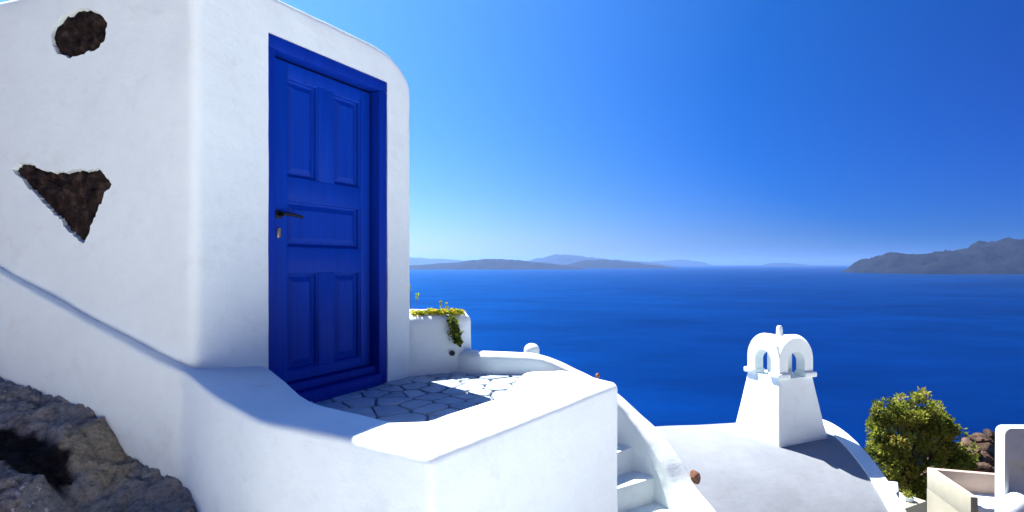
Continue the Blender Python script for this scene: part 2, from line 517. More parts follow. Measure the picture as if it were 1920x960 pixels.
ridge('island', [(560, 489), (700, 486), (770, 484), (835, 486), (880, 490), (960, 497.5)], 32000, 2200, 1.0)
ridge('island', [(720, 500), (780, 497), (850, 493), (885, 488.5), (910, 486), (945, 486.5), (975, 489.5), (1020, 493), (1070, 499), (1090, 502)], 12500, 1300, 2.0)
ridge('island', [(975, 492), (1010, 485), (1045, 479), (1062, 479), (1095, 482), (1130, 486), (1200, 491), (1260, 498)], 27000, 1800, 3.0)
ridge('island', [(1030, 500), (1060, 496), (1100, 488.5), (1140, 487.5), (1180, 492), (1230, 498), (1260, 501)], 15500, 1300, 4.0)
ridge('island', [(1190, 496), (1230, 490), (1275, 487), (1310, 491), (1330, 496.5)], 38000, 1500, 5.0)
ridge('island', [(1430, 497), (1445, 493.5), (1470, 493), (1500, 495), (1520, 497.5)], 34000, 700, 6.0)
ridge('headland', [(1628, 511), (1634, 502), (1650, 487), (1668, 476), (1700, 478), (1760, 478), (1795, 470), (1845, 467), (1875, 456), (1900, 449), (1925, 453), (1990, 440), (2100, 448), (2300, 470), (2500, 505)], 6900, 900, 7.0)

# ------------------------------------------------------------------ the white house with the blue door
d2 = Vector((0.4801, 0.8772)); n2 = Vector((0.8772, -0.4801))     # along the door wall; out of it
PL = Vector((-1.406, 3.25))                                       # left edge of the door frame
def dw(t, c, z):
    """door wall: t along it, c inward from its face, z up"""
    p = PL + d2 * t - n2 * c
    return Vector((p.x, p.y, z))
A_ = PL + d2 * (-0.44)
B_ = PL + d2 * 1.30
house = tag(empty('white_house', (-2.4, 4.3, -1.6)), 'whitewashed house with rounded roof corner and a blue wooden door', 'house')
foot = [A_, B_, B_ - n2 * 2.6, Vector((-4.9, 6.2)), Vector((-4.9, 3.981))]
def roof_round(v):
    dist = (B_ - Vector((v.x, v.y))).dot(d2)
    ra, rb = 0.40, 0.27
    if dist < ra and v.z > 0.7:
        u = max(0.0, min(1.0, 1 - dist / ra))
        drop = rb * (1 - math.sqrt(max(0, 1 - u * u)))
        v = v.copy(); w = min(1, (v.z - 0.7) / 0.85); v.z -= drop * w
    return v
wall = round_prism('wall', foot, [0.065, 0.05, 0.1, 0.1, 0.1], -1.6, 1.575, 0.05, step=0.03, zstep=0.06, wob=0.009, wscale=2.3, deform=roof_round)
bm = bmesh.new()
bm_box(bm, dw(0.0, -0.2, -0.95), d2.to_3d() * 1.022, -n2.to_3d() * 0.42, Vector((0, 0, 2.29)))
cut = from_bm('cut', bm)
wall = boolean(wall, cut)
wall.shade_smooth(); wall.set_sharp_from_angle(angle=R(35))

# door frame: two jambs, head, threshold
def dbox(name, t0, t1, z0, z1, c0, c1, mat, parent, bevel=0.006):
    bm = bmesh.new()
    bm_box(bm, dw(t0, c0, z0), d2.to_3d() * (t1 - t0), -n2.to_3d() * (c1 - c0), Vector((0, 0, z1 - z0)), bevel, 2)
    return link(name, from_bm(name, bm, 40), mat, parent)
frame_root = dbox('door_frame', 0.002, 1.02, 1.258, 1.338, 0.004, 0.13, M['frame'], house)
dbox('jamb', 0.002, 0.052, -0.872, 1.256, 0.004, 0.13, M['frame'], frame_root)
dbox('jamb', 0.938, 1.02, -0.872, 1.256, 0.004, 0.13, M['frame'], frame_root)
dbox('threshold', 0.054, 0.936, -0.872, -0.79, -0.02, 0.14, M['frame'], frame_root, 0.008)
dbox('threshold', 0.054, 0.936, -0.788, -0.735, 0.035, 0.14, M['frame'], frame_root, 0.008)

# door leaf: stiles and rails in one mesh, panels as its own pieces
LF = 0.08
zs = [(-0.73, -0.665), (-0.055, 0.105), (0.40, 0.54), (1.155, 1.240)]      # rails
bm = bmesh.new()
def lbox(t0, t1, z0, z1, c0, c1, bev=0.004):
    bm_box(bm, dw(t0, c0, z0), d2.to_3d() * (t1 - t0), -n2.to_3d() * (c1 - c0), Vector((0, 0, z1 - z0)), bev, 2)
lbox(0.062, 0.20, -0.73, 1.240, LF, LF + 0.045)
lbox(0.83, 0.922, -0.73, 1.240, LF, LF + 0.045)
for a, b in zs: lbox(0.1995, 0.8305, a, b, LF + 0.0008, LF + 0.044)
for a, b in ((-0.6655, -0.0545), (0.5395, 1.1555)): lbox(0.445, 0.585, a, b, LF + 0.0015, LF + 0.043)
door = link('door', from_bm('door', bm, 40), M['door'], house)
def panel(t0, t1, z0, z1):
    """recessed field with a stepped moulding and a raised centre"""
    bm = bmesh.new()
    steps = [(0.0, LF + 0.010), (0.008, LF + 0.014), (0.012, LF + 0.036), (0.020, LF + 0.040), (0.026, LF + 0.040), (0.056, LF + 0.024), (0.060, LF + 0.022)]
    rings = []
    for e, c in steps:
        rings.append([bm.verts.new(dw(t, c, z)) for t, z in ((t0 + e, z0 + e), (t1 - e, z0 + e), (t1 - e, z1 - e), (t0 + e, z1 - e))])
    for a, b in zip(rings, rings[1:]):
        for i in range(4): bm.faces.new([a[i], a[(i + 1) % 4], b[(i + 1) % 4], b[i]])
    bm.faces.new(rings[-1])
    back = [bm.verts.new(dw(t, LF + 0.042, z)) for t, z in ((t0, z0), (t1, z0), (t1, z1), (t0, z1))]
    for i in range(4): bm.faces.new([rings[0][i], rings[0][(i + 1) % 4], back[(i + 1) % 4], back[i]])
    bm.faces.new(list(reversed(back)))
    link('panel', from_bm('panel', bm, 20), M['door'], door)
e_ = 0.0
for t0, t1 in ((0.2, 0.445), (0.585, 0.83)):
    panel(t0, t1, 0.54, 1.155); panel(t0, t1, -0.665, -0.055)
panel(0.2, 0.83, 0.105, 0.40)
# lever handle and keyhole plate
bm = bmesh.new()
hz = 0.300
bm_box(bm, dw(0.112, LF - 0.006, hz - 0.024), d2.to_3d() * 0.042, -n2.to_3d() * 0.005, Vector((0, 0, 0.048)), 0.004)
tube(bm, [dw(0.133, LF, hz), dw(0.133, LF - 0.045, hz)], 0.011, 10)
tube(bm, [dw(0.122, LF - 0.048, hz), dw(0.19, LF - 0.05, hz + 0.002), dw(0.25, LF - 0.05, hz - 0.006), dw(0.272, LF - 0.048, hz - 0.012)], [0.011, 0.010, 0.010, 0.008], 10)
link('handle', from_bm('handle', bm, 50), M['iron'], door)
bm = bmesh.new()
bm_box(bm, dw(0.119, LF - 0.005, 0.155), d2.to_3d() * 0.026, -n2.to_3d() * 0.004, Vector((0, 0, 0.062)), 0.008)
plate = link('keyhole_plate', from_bm('keyhole_plate', bm, 50), M['brass'], door)

# bare volcanic stones left showing in the plaster
def wall_y(x): return A_.y + (A_.x - x) * 0.339
def wall_px(x, y):
    k_ = (x - 960.0) / F
    return at(x, y, (A_.y + A_.x * 0.339) / (1 + 0.339 * k_))
from mathutils.bvhtree import BVHTree
_b = bmesh.new(); _b.from_mesh(wall); wall_tree = BVHTree.FromBMesh(_b); _b.free()
def wall_at(x, z):
    h = wall_tree.ray_cast(Vector((x, 2.0, z)), Vector((0, 1, 0)))
    return h[0].y if h[0] else wall_y(x)
def wall_stone(outline, seed, label):
    """hollow cut through the plaster, rough stone lying in it"""
    global wall
    pts = [wall_px(x, y) for x, y in outline]
    cx = sum(p.x for p in pts) / len(pts); cz = sum(p.z for p in pts) / len(pts)
    dense = []
    n = len(pts)
    for i in range(n):
        a, b = pts[i], pts[(i + 1) % n]
        m = max(2, int((b - a).length / 0.014))
        for j in range(m):
            p = a.lerp(b, j / m)
            q = p + Vector((noise.noise(p * 20 + Vector((seed, 0, 0))), 0, noise.noise(p * 20 + Vector((0, seed, 9))))) * 0.014 + Vector((noise.noise(p * 61 + Vector((seed, 5, 0))), 0, noise.noise(p * 61 + Vector((2, seed, 9))))) * 0.010
            dense.append((q.x, q.z))
    n = len(dense)
    V = []
    for s, dy in ((1.05, -0.08), (1.03, 0.0), (0.985, 0.022), (0.97, 0.09)):
        V += [(cx + (x - cx) * s, wall_at(x, z) + dy, cz + (z - cz) * s) for x, z in dense]
    Fc = [(k_ * n + j, k_ * n + (j + 1) % n, (k_ + 1) * n + (j + 1) % n, (k_ + 1) * n + j) for k_ in range(3) for j in range(n)]
    Fc += [tuple(range(n)), tuple(3 * n + j for j in range(n))]
    wall = boolean(wall, mesh('c', V, Fc))
    V, Fc = [], []
    K = 12
    for k_ in range(K + 1):
        s = 1.02 - 1.0 * k_ / (K + 0.4)
        for x, z in dense:
            X = cx + (x - cx) * s; Z = cz + (z - cz) * s
            e = min(1, k_ / 3)
            h = 0.016 * e + 0.022 * noise.noise(Vector((X * 11, Z * 11, seed))) * e + 0.016 * noise.noise(Vector((X * 30, Z * 30, seed))) + 0.006 * noise.noise(Vector((X * 70, Z * 70, seed)))
            V.append((X, wall_at(X, Z) + 0.028 - h, Z))
    for k_ in range(K):
        for j in range(n):
            a, b = k_ * n + j, k_ * n + (j + 1) % n
            Fc.append((a, b, b + n, a + n))
    Fc.append(tuple(K * n + j for j in range(n)))
    o = link('stone', mesh('stone', V, Fc, 50), M['lava'], house)
    o['label'] = label
ell = []
for i in range(22):
    a = 2 * math.pi * i / 22
    u, v = 55 * math.cos(a), 41 * math.sin(a)
    ca, sa = math.cos(R(-26)), math.sin(R(-26))
    ell.append((147 + u * ca - v * sa, 61 + u * sa + v * ca))
wall_stone(ell, 3.0, 'oval dark volcanic stone bare in the plaster near the roof')
wall_stone([(22, 318), (32, 306), (52, 305), (78, 318), (100, 324), (150, 320), (178, 318), (196, 330), (208, 346), (196, 360), (183, 385), (172, 412), (165, 438), (155, 456), (140, 444), (110, 408), (80, 378), (52, 350)], 8.0, 'triangular dark volcanic stone bare in the plaster')

wall.shade_smooth(); wall.set_sharp_from_angle(angle=R(35))
wall.name = 'wall'
link('wall', wall, M['plaster'], house)

# ------------------------------------------------------------------ parapet: comes down along the house, then wraps round the landing
stations = [
    ((-4.7, 3.86), (-4.7, 4.15), 0.61), ((-3.05, 3.30), (-3.05, 3.6), -0.016), ((-2.31, 3.045), (-2.31, 3.35), -0.30), ((-1.80, 2.868), (-1.72, 3.12), -0.49),
    ((-1.635, 2.805), (-1.60, 3.05), -0.532), ((-1.35, 2.53), (-1.42, 3.26), -0.585),
    ((-1.0, 2.225), (-0.917, 2.548), -0.62), ((-0.569, 2.003), (-0.4625, 2.22), -0.62)]
def soft_line(pts, per, passes):
    out = []
    for a, b in zip(pts, pts[1:]):
        out += [a.lerp(b, q / per) for q in range(per)]
    out.append(pts[-1].copy())
    for _ in range(passes):
        out = [out[0]] + [(out[q - 1] + out[q] * 2 + out[q + 1]) / 4 for q in range(1, len(out) - 1)] + [out[-1]]
    return out
so = soft_line([Vector((*q[0], q[2])) for q in stations], 12, 5)
si = soft_line([Vector((*q[1], q[2])) for q in stations], 12, 5)
def add_lin(o1, i1, m):
    o0, i0 = so[-1].copy(), si[-1].copy()
    for j in range(1, m + 1):
        so.append(o0.lerp(Vector((*o1, -0.62)), j / m)); si.append(i0.lerp(Vector((*i1, -0.62)), j / m))
add_lin((-0.282, 1.813), (-0.40, 2.225), 8)
add_lin((-0.262, 1.806), (-0.37, 2.228), 1); add_lin((-0.247, 1.812), (-0.34, 2.235), 1); add_lin((-0.238, 1.826), (-0.31, 2.262), 1)
add_lin((0.15, 2.37), (-0.09, 2.59), 10)
add_lin((0.40, 2.72), (0.0, 2.91), 6)
add_lin((0.535, 2.90), (0.04, 3.16), 4)
add_lin((0.549, 2.925), (0.06, 3.23), 1)
add_lin((0.548, 2.95), (0.09, 3.26), 1)
add_lin((0.43, 3.11), (0.19, 3.275), 3)
add_lin((0.31, 3.262), (0.27, 3.28), 2)
V, Fc = [], []
prof_n = None
for o, i in zip(so, si):
    z = o.z
    out = Vector((o.x - i.x, o.y - i.y)); L = out.length; out.normalize()
    r = 0.028 if L > 0.12 else L * 0.2
    ring = []
    zb = -2.6
    m = 14
    for q in range(m): ring.append((o.x, o.y, zb + (z - r - zb) * q / m))
    for q in range(6):
        a = math.pi / 2 * q / 5
        ring.append((o.x - out.x * r * (1 - math.cos(a)), o.y - out.y * r * (1 - math.cos(a)), z - r + r * math.sin(a)))
    for q in range(1, 6):
        u = q / 6
        ring.append((o.x - out.x * (r + (L - 2 * r) * u), o.y - out.y * (r + (L - 2 * r) * u), z))
    for q in range(5, -1, -1):
        a = math.pi / 2 * q / 5
        ring.append((i.x + out.x * r * (1 - math.cos(a)), i.y + out.y * r * (1 - math.cos(a)), z - r + r * math.sin(a)))
    for q in range(1, 5): ring.append((i.x, i.y, z - r + (zb - z + r) * q / 4))
    prof_n = len(ring)
    V += [Vector(p) for p in ring]
ns_ = len(so)
for a in range(ns_ - 1):
    for b in range(prof_n - 1):
        Fc.append((a * prof_n + b, (a + 1) * prof_n + b, (a + 1) * prof_n + b + 1, a * prof_n + b + 1))
Fc.append(tuple(range(prof_n))); Fc.append(tuple((ns_ - 1) * prof_n + b for b in range(prof_n)))
me = mesh('parapet_wall', V, Fc, 45, 0.008, 2.6)
tag(link('parapet_wall', me, M['plaster']), 'thick white parapet sloping down beside the house and wrapping round the door landing', 'wall')

# ------------------------------------------------------------------ landing with crazy paving
land = [(-1.62, 3.0), (-0.9, 2.3), (-0.4, 2.05), (-0.1, 2.3), (0.1, 3.0), (0.32, 3.27), (0.28, 4.6), (-0.3, 4.72), (-0.95, 4.6)]
bm = bmesh.new(); bm_prism(bm, land, -2.6, -0.889)
floor = tag(link('landing_floor', from_bm('landing_floor', bm), M['joint']), kind='structure')
def clip(poly, p, nrm):
    out = []
    for i in range(len(poly)):
        a, b = poly[i], poly[(i + 1) % len(poly)]
        da, db = (a - p).dot(nrm), (b - p).dot(nrm)
        if da <= 0: out.append(a)
        if da * db < 0: out.append(a.lerp(b, da / (da - db)))
    return out
rng = random.Random(21)
seeds = []
tries = 0
while len(seeds) < 220 and tries < 12000:
    tries += 1
    p = Vector((rng.uniform(-1.6, 0.35), rng.uniform(2.0, 4.75)))
    if all((p - q).length > 0.135 + 0.10 * noise.noise(Vector((p.x * 2.2, p.y * 2.2, 4))) + 0.03 * rng.random() for q in seeds): seeds.append(p)
LP = [Vector(p) for p in land]
for p in seeds:
    poly = [v.copy() for v in LP]
    for i in range(len(LP)):
        pass
    cell = [Vector((p.x - 1, p.y - 1)), Vector((p.x + 1, p.y - 1)), Vector((p.x + 1, p.y + 1)), Vector((p.x - 1, p.y + 1))]
    for q in seeds:
        if q is p: continue
        if (q - p).length > 0.9: continue
        cell = clip(cell, (p + q) / 2, (q - p).normalized())
        if not cell: break
    for i in range(len(LP)):
        a, b = LP[i], LP[(i + 1) % len(LP)]
        e = b - a
        cell = clip(cell, a, Vector((e.y, -e.x)).normalized()) if cell else cell
    if len(cell) < 3: continue
    cen = sum(cell, Vector((0, 0))) / len(cell)
    # joint: move every side in
    sh = cell
    for i in range(len(cell)):
        a, b = cell[i], cell[(i + 1) % len(cell)]
        e = b - a
        if e.length < 1e-4: continue
        nr = Vector((e.y, -e.x)).normalized()
        sh = clip(sh, a - nr * (0.0055 + 0.005 * rng.random()), nr)
        if len(sh) < 3: break
    if len(sh) < 3: continue
    area = 0.5 * abs(sum(sh[i].x * sh[(i + 1) % len(sh)].y - sh[(i + 1) % len(sh)].x * sh[i].y for i in range(len(sh))))
    if area < 0.0015: continue
    # knock the corners off
    kn = []
    for i in range(len(sh)):
        a, b, c_ = sh[i - 1], sh[i], sh[(i + 1) % len(sh)]
        ta = min(0.02, (a - b).length * 0.3); tb = min(0.02, (c_ - b).length * 0.3)
        kn += [b + (a - b).normalized() * ta, b + (c_ - b).normalized() * tb]
    z1 = -0.871 + rng.uniform(-0.003, 0.003)
    c3 = sum(kn, Vector((0, 0))) / len(kn)
    V, Fc = [], []
    m = len(kn)
    V += [(v.x, v.y, -0.90) for v in kn]
    V += [(v.x, v.y, z1 - 0.004) for v in kn]
    V += [tuple((c3 + (v - c3) * 0.965).to_3d() + Vector((0, 0, z1))) for v in kn]
    for r_ in (0, 1):
        for i in range(m): Fc.append((r_ * m + i, r_ * m + (i + 1) % m, (r_ + 1) * m + (i + 1) % m, (r_ + 1) * m + i))
    Fc.append(tuple(2 * m + i for i in range(m)))
    link('paving_stone', mesh('paving_stone', V, Fc), M['paving'], floor)

# ------------------------------------------------------------------ low planter wall beside the house, with plants
low = round_prism('wall', [(-1.2, 4.30), (-0.77, 4.375), (-0.40, 4.585), (-0.34, 4.70), (-0.42, 5.12), (-1.2, 5.12)], [0.02, 0.14, 0.11, 0.09, 0.06, 0.02], -1.6, -0.405, 0.075, step=0.05, zstep=0.08, wob=0.010, wscale=4)
lw = tag(empty('low_wall', (-0.75, 4.7, -1.6)), 'low white garden wall with rounded top, between the house and the sea', 'wall')
link('wall', low, M['plaster'], lw)
bm = bmesh.new()
pp = at(847, 662, 4.53)
nrm = Vector((0.49, -0.87, 0)).normalized()
tube(bm, [pp + nrm * -0.08 + Vector((0, 0.03, 0)), pp + nrm * 0.015], 0.017, 14)
tube(bm, [pp + nrm * 0.0, pp + nrm * 0.02], [0.021, 0.021], 14)
link('drain_pipe', from_bm('drain_pipe', bm, 40), M['pipe'], lw)

def leaf_cloud(name, pts, size, mat, parent=None, up=0.3, seed=1, tint=None, aspect=0.45):
    rg = random.Random(seed)
    V, Fc, T = [], [], []
    for (p, nr) in pts:
        s = size * rg.uniform(0.6, 1.35)
        d = (Vector(nr) + Vector((rg.gauss(0, .6), rg.gauss(0, .6), rg.gauss(0, .6) + up))).normalized()
        sd = d.cross(Vector((rg.gauss(0, 1), rg.gauss(0, 1), rg.gauss(0, 1)))).normalized()
        fl = d.cross(sd) * s * 0.15
        b = len(V)
        p = Vector(p)
        V += [p, p + d * s * 0.5 + sd * s * aspect + fl, p + d * s, p + d * s * 0.5 - sd * s * aspect + fl]
        Fc += [(b, b + 1, b + 2), (b, b + 2, b + 3)]
        tv = tint(p, rg) if tint else rg.random()
        T += [tv, tv]
    me = bpy.data.meshes.new(name)
    me.from_pydata([tuple(v) for v in V], [], Fc)
    atr = me.attributes.new('tint', 'FLOAT', 'FACE')
    atr.data.foreach_set('value', T)
    return link(name, me, mat, parent)

# succulents creeping along the wall top
rg = random.Random(4)
pts = []
for i in range(620):
    u = rg.random()
    x = -0.80 + 0.40 * u
    y = 4.44 + 0.17 * u + abs(rg.gauss(0, 0.06))
    bumpz = 0.012 + 0.03 * noise.noise(Vector((x * 20, y * 20, 0)))
    pts.append(((x, y, -0.408 + rg.random() * max(0.008, bumpz)), (0, -0.2, 0.6)))
pl = tag(empty('creeping_succulent', (-0.6, 4.55, -0.405)), 'yellow green succulent creeping along the top of the low wall', 'plant')
leaf_cloud('foliage', pts, 0.030, M['succulent'], pl, seed=3, tint=lambda p, r: min(1, max(0, 0.6 + r.gauss(0, 0.25))))
# thin dry flower stalks standing up from it
stalks = [((770, 588), (768, 535)), ((776, 587), (782, 552)), ((828, 586), (826, 566)), ((833, 586), (838, 570))]
for (x0, y0), (x1, y1) in stalks:
    a, b = at(x0, y0, 4.62), at(x1, y1, 4.66)
    bm = bmesh.new(); tube(bm, [a, a.lerp(b, 0.5) + Vector((0.006, 0, 0)), b], [0.0028, 0.002, 0.0014], 5)
    st = link('stalk', from_bm('stalk', bm), M['bark'], pl)
    leaf_cloud('bud', [(b - Vector((0, 0, rg.random() * 0.05)), (0, 0, 1)) for _ in range(14)], 0.020, M['succulent'], st, seed=int(x0), tint=lambda p, r: 0.25 + 0.3 * r.random())
# strand hanging down the face of the wall
pts = []
for i in range(520):
    u = rg.random()
    q = at(846 + 14 * u + rg.gauss(0, 3.6) * (0.5 + math.sin(u * 3.0)), 592 + 54 * u, 4.52 - 0.03 * math.sin(u * 3))
    pts.append((q + Vector((0, rg.gauss(0, 0.012), 0)), (0.2, -0.7, -0.4)))
hs = tag(empty('hanging_plant', at(846, 592, 4.54)), 'green trailing plant hanging down the face of the low wall', 'plant')
leaf_cloud('foliage', pts, 0.026, M['succulent'], hs, up=-0.2, seed=9, tint=lambda p, r: min(1, max(0, 0.22 + r.gauss(0, 0.2))))
bm = bmesh.new(); tube(bm, [at(843, 586, 4.57), at(847, 600, 4.53), at(855, 625, 4.52), at(860, 645, 4.53)], 0.004, 6)
link('stem', from_bm('stem', bm), M['bark'], hs)

# ------------------------------------------------------------------ curved wall on the far side of the steps
T_ = [(-0.37, 4.76, -0.71), (-0.22, 4.66, -0.711), (-0.05, 4.63, -0.714), (0.175, 4.62, -0.726), (0.35, 4.62, -0.774), (0.523, 4.60, -0.85), (0.69, 4.56, -0.93), (0.852, 4.5, -1.03), (1.0, 4.42, -1.15), (1.14, 4.3, -1.275), (1.257, 4.15, -1.434), (1.335, 4.0, -1.59), (1.41, 3.8, -1.69), (1.45, 3.5, -1.88), (1.46, 3.1, -2.1)]
top = catmull([Vector(p) for p in T_], 6)
V, Fc = [], []
for idx, p in enumerate(top):
    a = top[max(0, idx - 1)]; b = top[min(len(top) - 1, idx + 1)]
    tn = Vector((b.x - a.x, b.y - a.y)).normalized()
    inn = Vector((tn.y, -tn.x))
    th = 0.20; r = 0.045
    ring = []
    zb = -2.9
    for q in range(8): ring.append((p.x, p.y, zb + (p.z - r - zb) * q / 8))
    for q in range(6):
        an = math.pi / 2 * q / 5
        ring.append((p.x + inn.x * r * (1 - math.cos(an)), p.y + inn.y * r * (1 - math.cos(an)), p.z - r + r * math.sin(an)))
    ring.append((p.x + inn.x * th / 2, p.y + inn.y * th / 2, p.z + 0.004))
    for q in range(5, -1, -1):
        an = math.pi / 2 * q / 5
        ring.append((p.x + inn.x * (th - r * (1 - math.cos(an))), p.y + inn.y * (th - r * (1 - math.cos(an))), p.z - r + r * math.sin(an)))
    for q in range(1, 10): ring.append((p.x + inn.x * th, p.y + inn.y * th, p.z - r + (zb - p.z + r) * q / 9))
    pn = len(ring)
    V += [Vector(v) for v in ring]
for a in range(len(top) - 1):
    for b in range(pn - 1):
        Fc.append((a * pn + b, (a + 1) * pn + b, (a + 1) * pn + b + 1, a * pn + b + 1))
Fc.append(tuple(range(pn))); Fc.append(tuple((len(top) - 1) * pn + b for b in range(pn)))
tag(link('curved_stair_wall', mesh('curved_stair_wall', V, Fc, 45, 0.008, 3.0), M['plaster']), 'curved white wall with rounded top sweeping down beside the steps', 'wall')

# steps going down behind the parapet
stair = tag(empty('staircase', (0.8, 4.0, -2.3)), 'white plastered steps going down between the parapet and the curved wall', 'stairs')
Ls = [((0.12, 3.70), (0.30, 4.60)), ((0.15, 3.70), (0.60, 4.52)), ((0.18, 3.70), (0.88, 4.44)), ((0.22, 3.66), (1.07, 4.38)), ((0.30, 3.63), (1.17, 4.20)), ((0.45, 3.44), (1.27, 3.98)), ((0.6, 3.25), (1.31, 3.72)), ((0.7, 3.03), (1.33, 3.45)), ((0.8, 2.8), (1.33, 3.16))]
zt = [-1.04, -1.21, -1.38, -1.56, -1.74, -1.92, -2.10, -2.28]
for i, z in enumerate(zt):
    (a0, b0), (a1, b1) = Ls[i], Ls[i + 1]
    bk = 0.05
    back = (Vector(a0) - Vector(a1)).normalized() * bk
    pts4 = [Vector(a1), Vector(b1), Vector(b0) + back, Vector(a0) + back]
    bm = bmesh.new(); bm_prism(bm, [(p.x, p.y) for p in pts4], -2.9 + i * 0.004, z, 0.014, 2, True)
    link('step', from_bm('step', bm, 40), M['plaster'], stair)

# terracotta stubs on the outside of the curved wall
def clay_stub(c, size, seed, label):
    o = link('clay_stub', rock_mesh('clay_stub', size, seed, 3, 0.3), M['terracotta'])
    o.location = c; o.rotation_euler = (0.3, 0.5, seed)
    tag(o, label, 'clay pipe', 'clay stubs on the curved wall')
clay_stub(at(1304, 894, 4.04), (0.050, 0.050, 0.062), 3.0, 'larger broken brown clay pipe stub on the curved wall near the vaulted roof')
clay_stub(at(1121, 704, 4.60), (0.028, 0.03, 0.036), 6.0, 'tiny brown clay pipe stub at the corner of the parapet top')

# little round-topped white vent behind the curved wall
bm = bmesh.new()
c = at(997, 656, 5.3)
rad = 0.073
prof = [(rad, -0.8)] + [(rad, 0.0)] + [(rad * math.cos(a), rad * 0.85 * math.sin(a)) for a in [math.pi / 2 * i / 7 for i in range(1, 7)]]
rings = []
for r_, z in prof:
    rings.append([bm.verts.new(c + Vector((r_ * math.cos(t), r_ * math.sin(t), z))) for t in [2 * math.pi * j / 20 for j in range(20)]])
for a, b in zip(rings, rings[1:]):
    for j in range(20): bm.faces.new([a[j], a[(j + 1) % 20], b[(j + 1) % 20], b[j]])
bm.faces.new(rings[-1])
tag(link('roof_vent', from_bm('roof_vent', bm, 50), M['plaster']), 'small round topped white vent peeking over the curved wall', 'vent')

# ------------------------------------------------------------------ vaulted house with the chimney
ax = Vector((0.987, 0.16)); ux = Vector((0.16, -0.987))
c0 = Vector((1.82, 6.86))
def vp(t, u, z): 
    p = c0 + ax * t + ux * u
    return Vector((p.x, p.y, z))
ZC = -2.09
RV = 2.45
pr = [Vector((RV * math.sin(a), RV * (1 - math.cos(a)))) for a in [R(78) * i / 40 for i in range(41)]]
pr.append(Vector((pr[-1].x, pr[-1].y + 0.4)))
full = [Vector((-p.x, p.y)) for p in reversed(pr[1:])] + list(pr)
vh = tag(empty('vaulted_house', (2.9, 6.9, -5.2)), 'white barrel vaulted house roof below, carrying the arched chimney', 'house')
def vault_strip(name, t0, t1, lift, mat, parent, nseg, wob):
    V, Fc = [], []
    m = len(full)
    for i in range(nseg + 1):
        for p in full:
            t = t0 + (t1 - 0.25 * p.x * (1 if t1 > 2 else 0) - t0) * i / nseg if t0 < 0 else t0 + (t1 - t0) * i / nseg - 0.25 * p.x
            k_ = 1 + lift / 2.2
            V.append(vp(t, p.x * k_, ZC - p.y + lift))
    for i in range(nseg):
        for j in range(m - 1):
            Fc.append((i * m + j, (i + 1) * m + j, (i + 1) * m + j + 1, i * m + j + 1))
    Fc.append(tuple(range(m))); Fc.append(tuple(nseg * m + j for j in range(m)))
    Fc.append((0, m - 1, nseg * m + m - 1, nseg * m))
    return link(name, mesh(name, V, Fc, 50, wob, 2.0), mat, parent)
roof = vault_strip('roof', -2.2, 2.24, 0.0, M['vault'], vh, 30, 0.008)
vault_strip('roof_rim', 2.18, 2.36, 0.022, M['plaster'], roof, 2, 0.0)
bm = bmesh.new()
w0 = [vp(-2.15, -2.1, 0), vp(-2.15, 2.1, 0), vp(1.7, 2.1, 0), vp(2.7, -2.1, 0)]
bm_prism(bm, [(p.x, p.y) for p in w0], -5.6, -3.8)
link('wall', from_bm('wall', bm), M['plaster'], vh)

# chimney: tapering shaft, cross vaulted cap on four feet, finial
e1 = Vector((0.942, 0.335)); e2 = Vector((-0.335, 0.942))
Fp = Vector((3.12, 6.57)); S = 0.76
cc = Fp + (e1 + e2) * S / 2
def ch(a, b, z):
    p = cc + e1 * a + e2 * b
    return Vector((p.x, p.y, z))
zb, z1 = -2.45, -1.375
V, Fc = [], []
nz = 10
tz0 = -2.14
for i in range(nz + 1):
    z = zb + (z1 - zb) * i / nz
    f = (z - tz0) / (z1 - tz0)
    h = S / 2 + (0.262 - S / 2) * f
    for a, b in fillet([Vector((-h, -h)), Vector((h, -h)), Vector((h, h)), Vector((-h, h))], [0.025] * 4, 0.1):
        pass
    lp = fillet([Vector((-h, -h)), Vector((h, -h)), Vector((h, h)), Vector((-h, h))], [0.025] * 4, h / 3)
    if i == 0: npv = len(lp)
    lp = lp[:npv] if len(lp) >= npv else lp + [lp[-1]] * (npv - len(lp))
    V += [ch(p.x, p.y, z) for p in lp]
for i in range(nz):
    for j in range(npv):
        a, b = i * npv + j, i * npv + (j + 1) % npv
        Fc.append((a, b, b + npv, a + npv))
Fc.append(tuple(nz * npv + j for j in range(npv)))
chim = link('chimney', mesh('chimney', V, Fc, 45, 0.006, 4.0), M['plaster'], vh)
chim['label'] = 'tapering white chimney with an arched open cap'
def arch_prof(w, zbase, spring, n=14):
    """half width w, straight to spring, then round"""
    pts = [(-w, zbase)]
    pts += [(-w * math.cos(a), spring + w * math.sin(a)) for a in [math.pi * i / n for i in range(n + 1)]]
    pts += [(w, zbase)]
    return pts
def barrel(w, zbase, spring, L, axis):
    bm = bmesh.new()
    pf = arch_prof(w, zbase, spring)
    def P(s, q, z): return ch(s, q, z) if axis == 0 else ch(q, s, z)
    a = [bm.verts.new(P(s, -L, z)) for s, z in pf]; b = [bm.verts.new(P(s, L, z)) for s, z in pf]
    n = len(pf)
    for i in range(n): bm.faces.new([a[i], a[(i + 1) % n], b[(i + 1) % n], b[i]])
    bm.faces.new(list(reversed(a))); bm.faces.new(b)
    return from_bm('b', bm)
zc0 = z1 + 0.03
hw = 0.262
outer = boolean(barrel(hw, zc0, zc0 + 0.19, hw, 0), barrel(hw, zc0, zc0 + 0.191, hw + 0.001, 1), 'UNION')
wi = 0.132
inner = boolean(barrel(wi, zc0 - 0.1, zc0 + 0.155, hw + 0.2, 0), barrel(wi, zc0 - 0.1001, zc0 + 0.156, hw + 0.201, 1), 'UNION')
cap = boolean(outer, inner, 'DIFFERENCE')
bm = bmesh.new(); bm.from_mesh(cap)
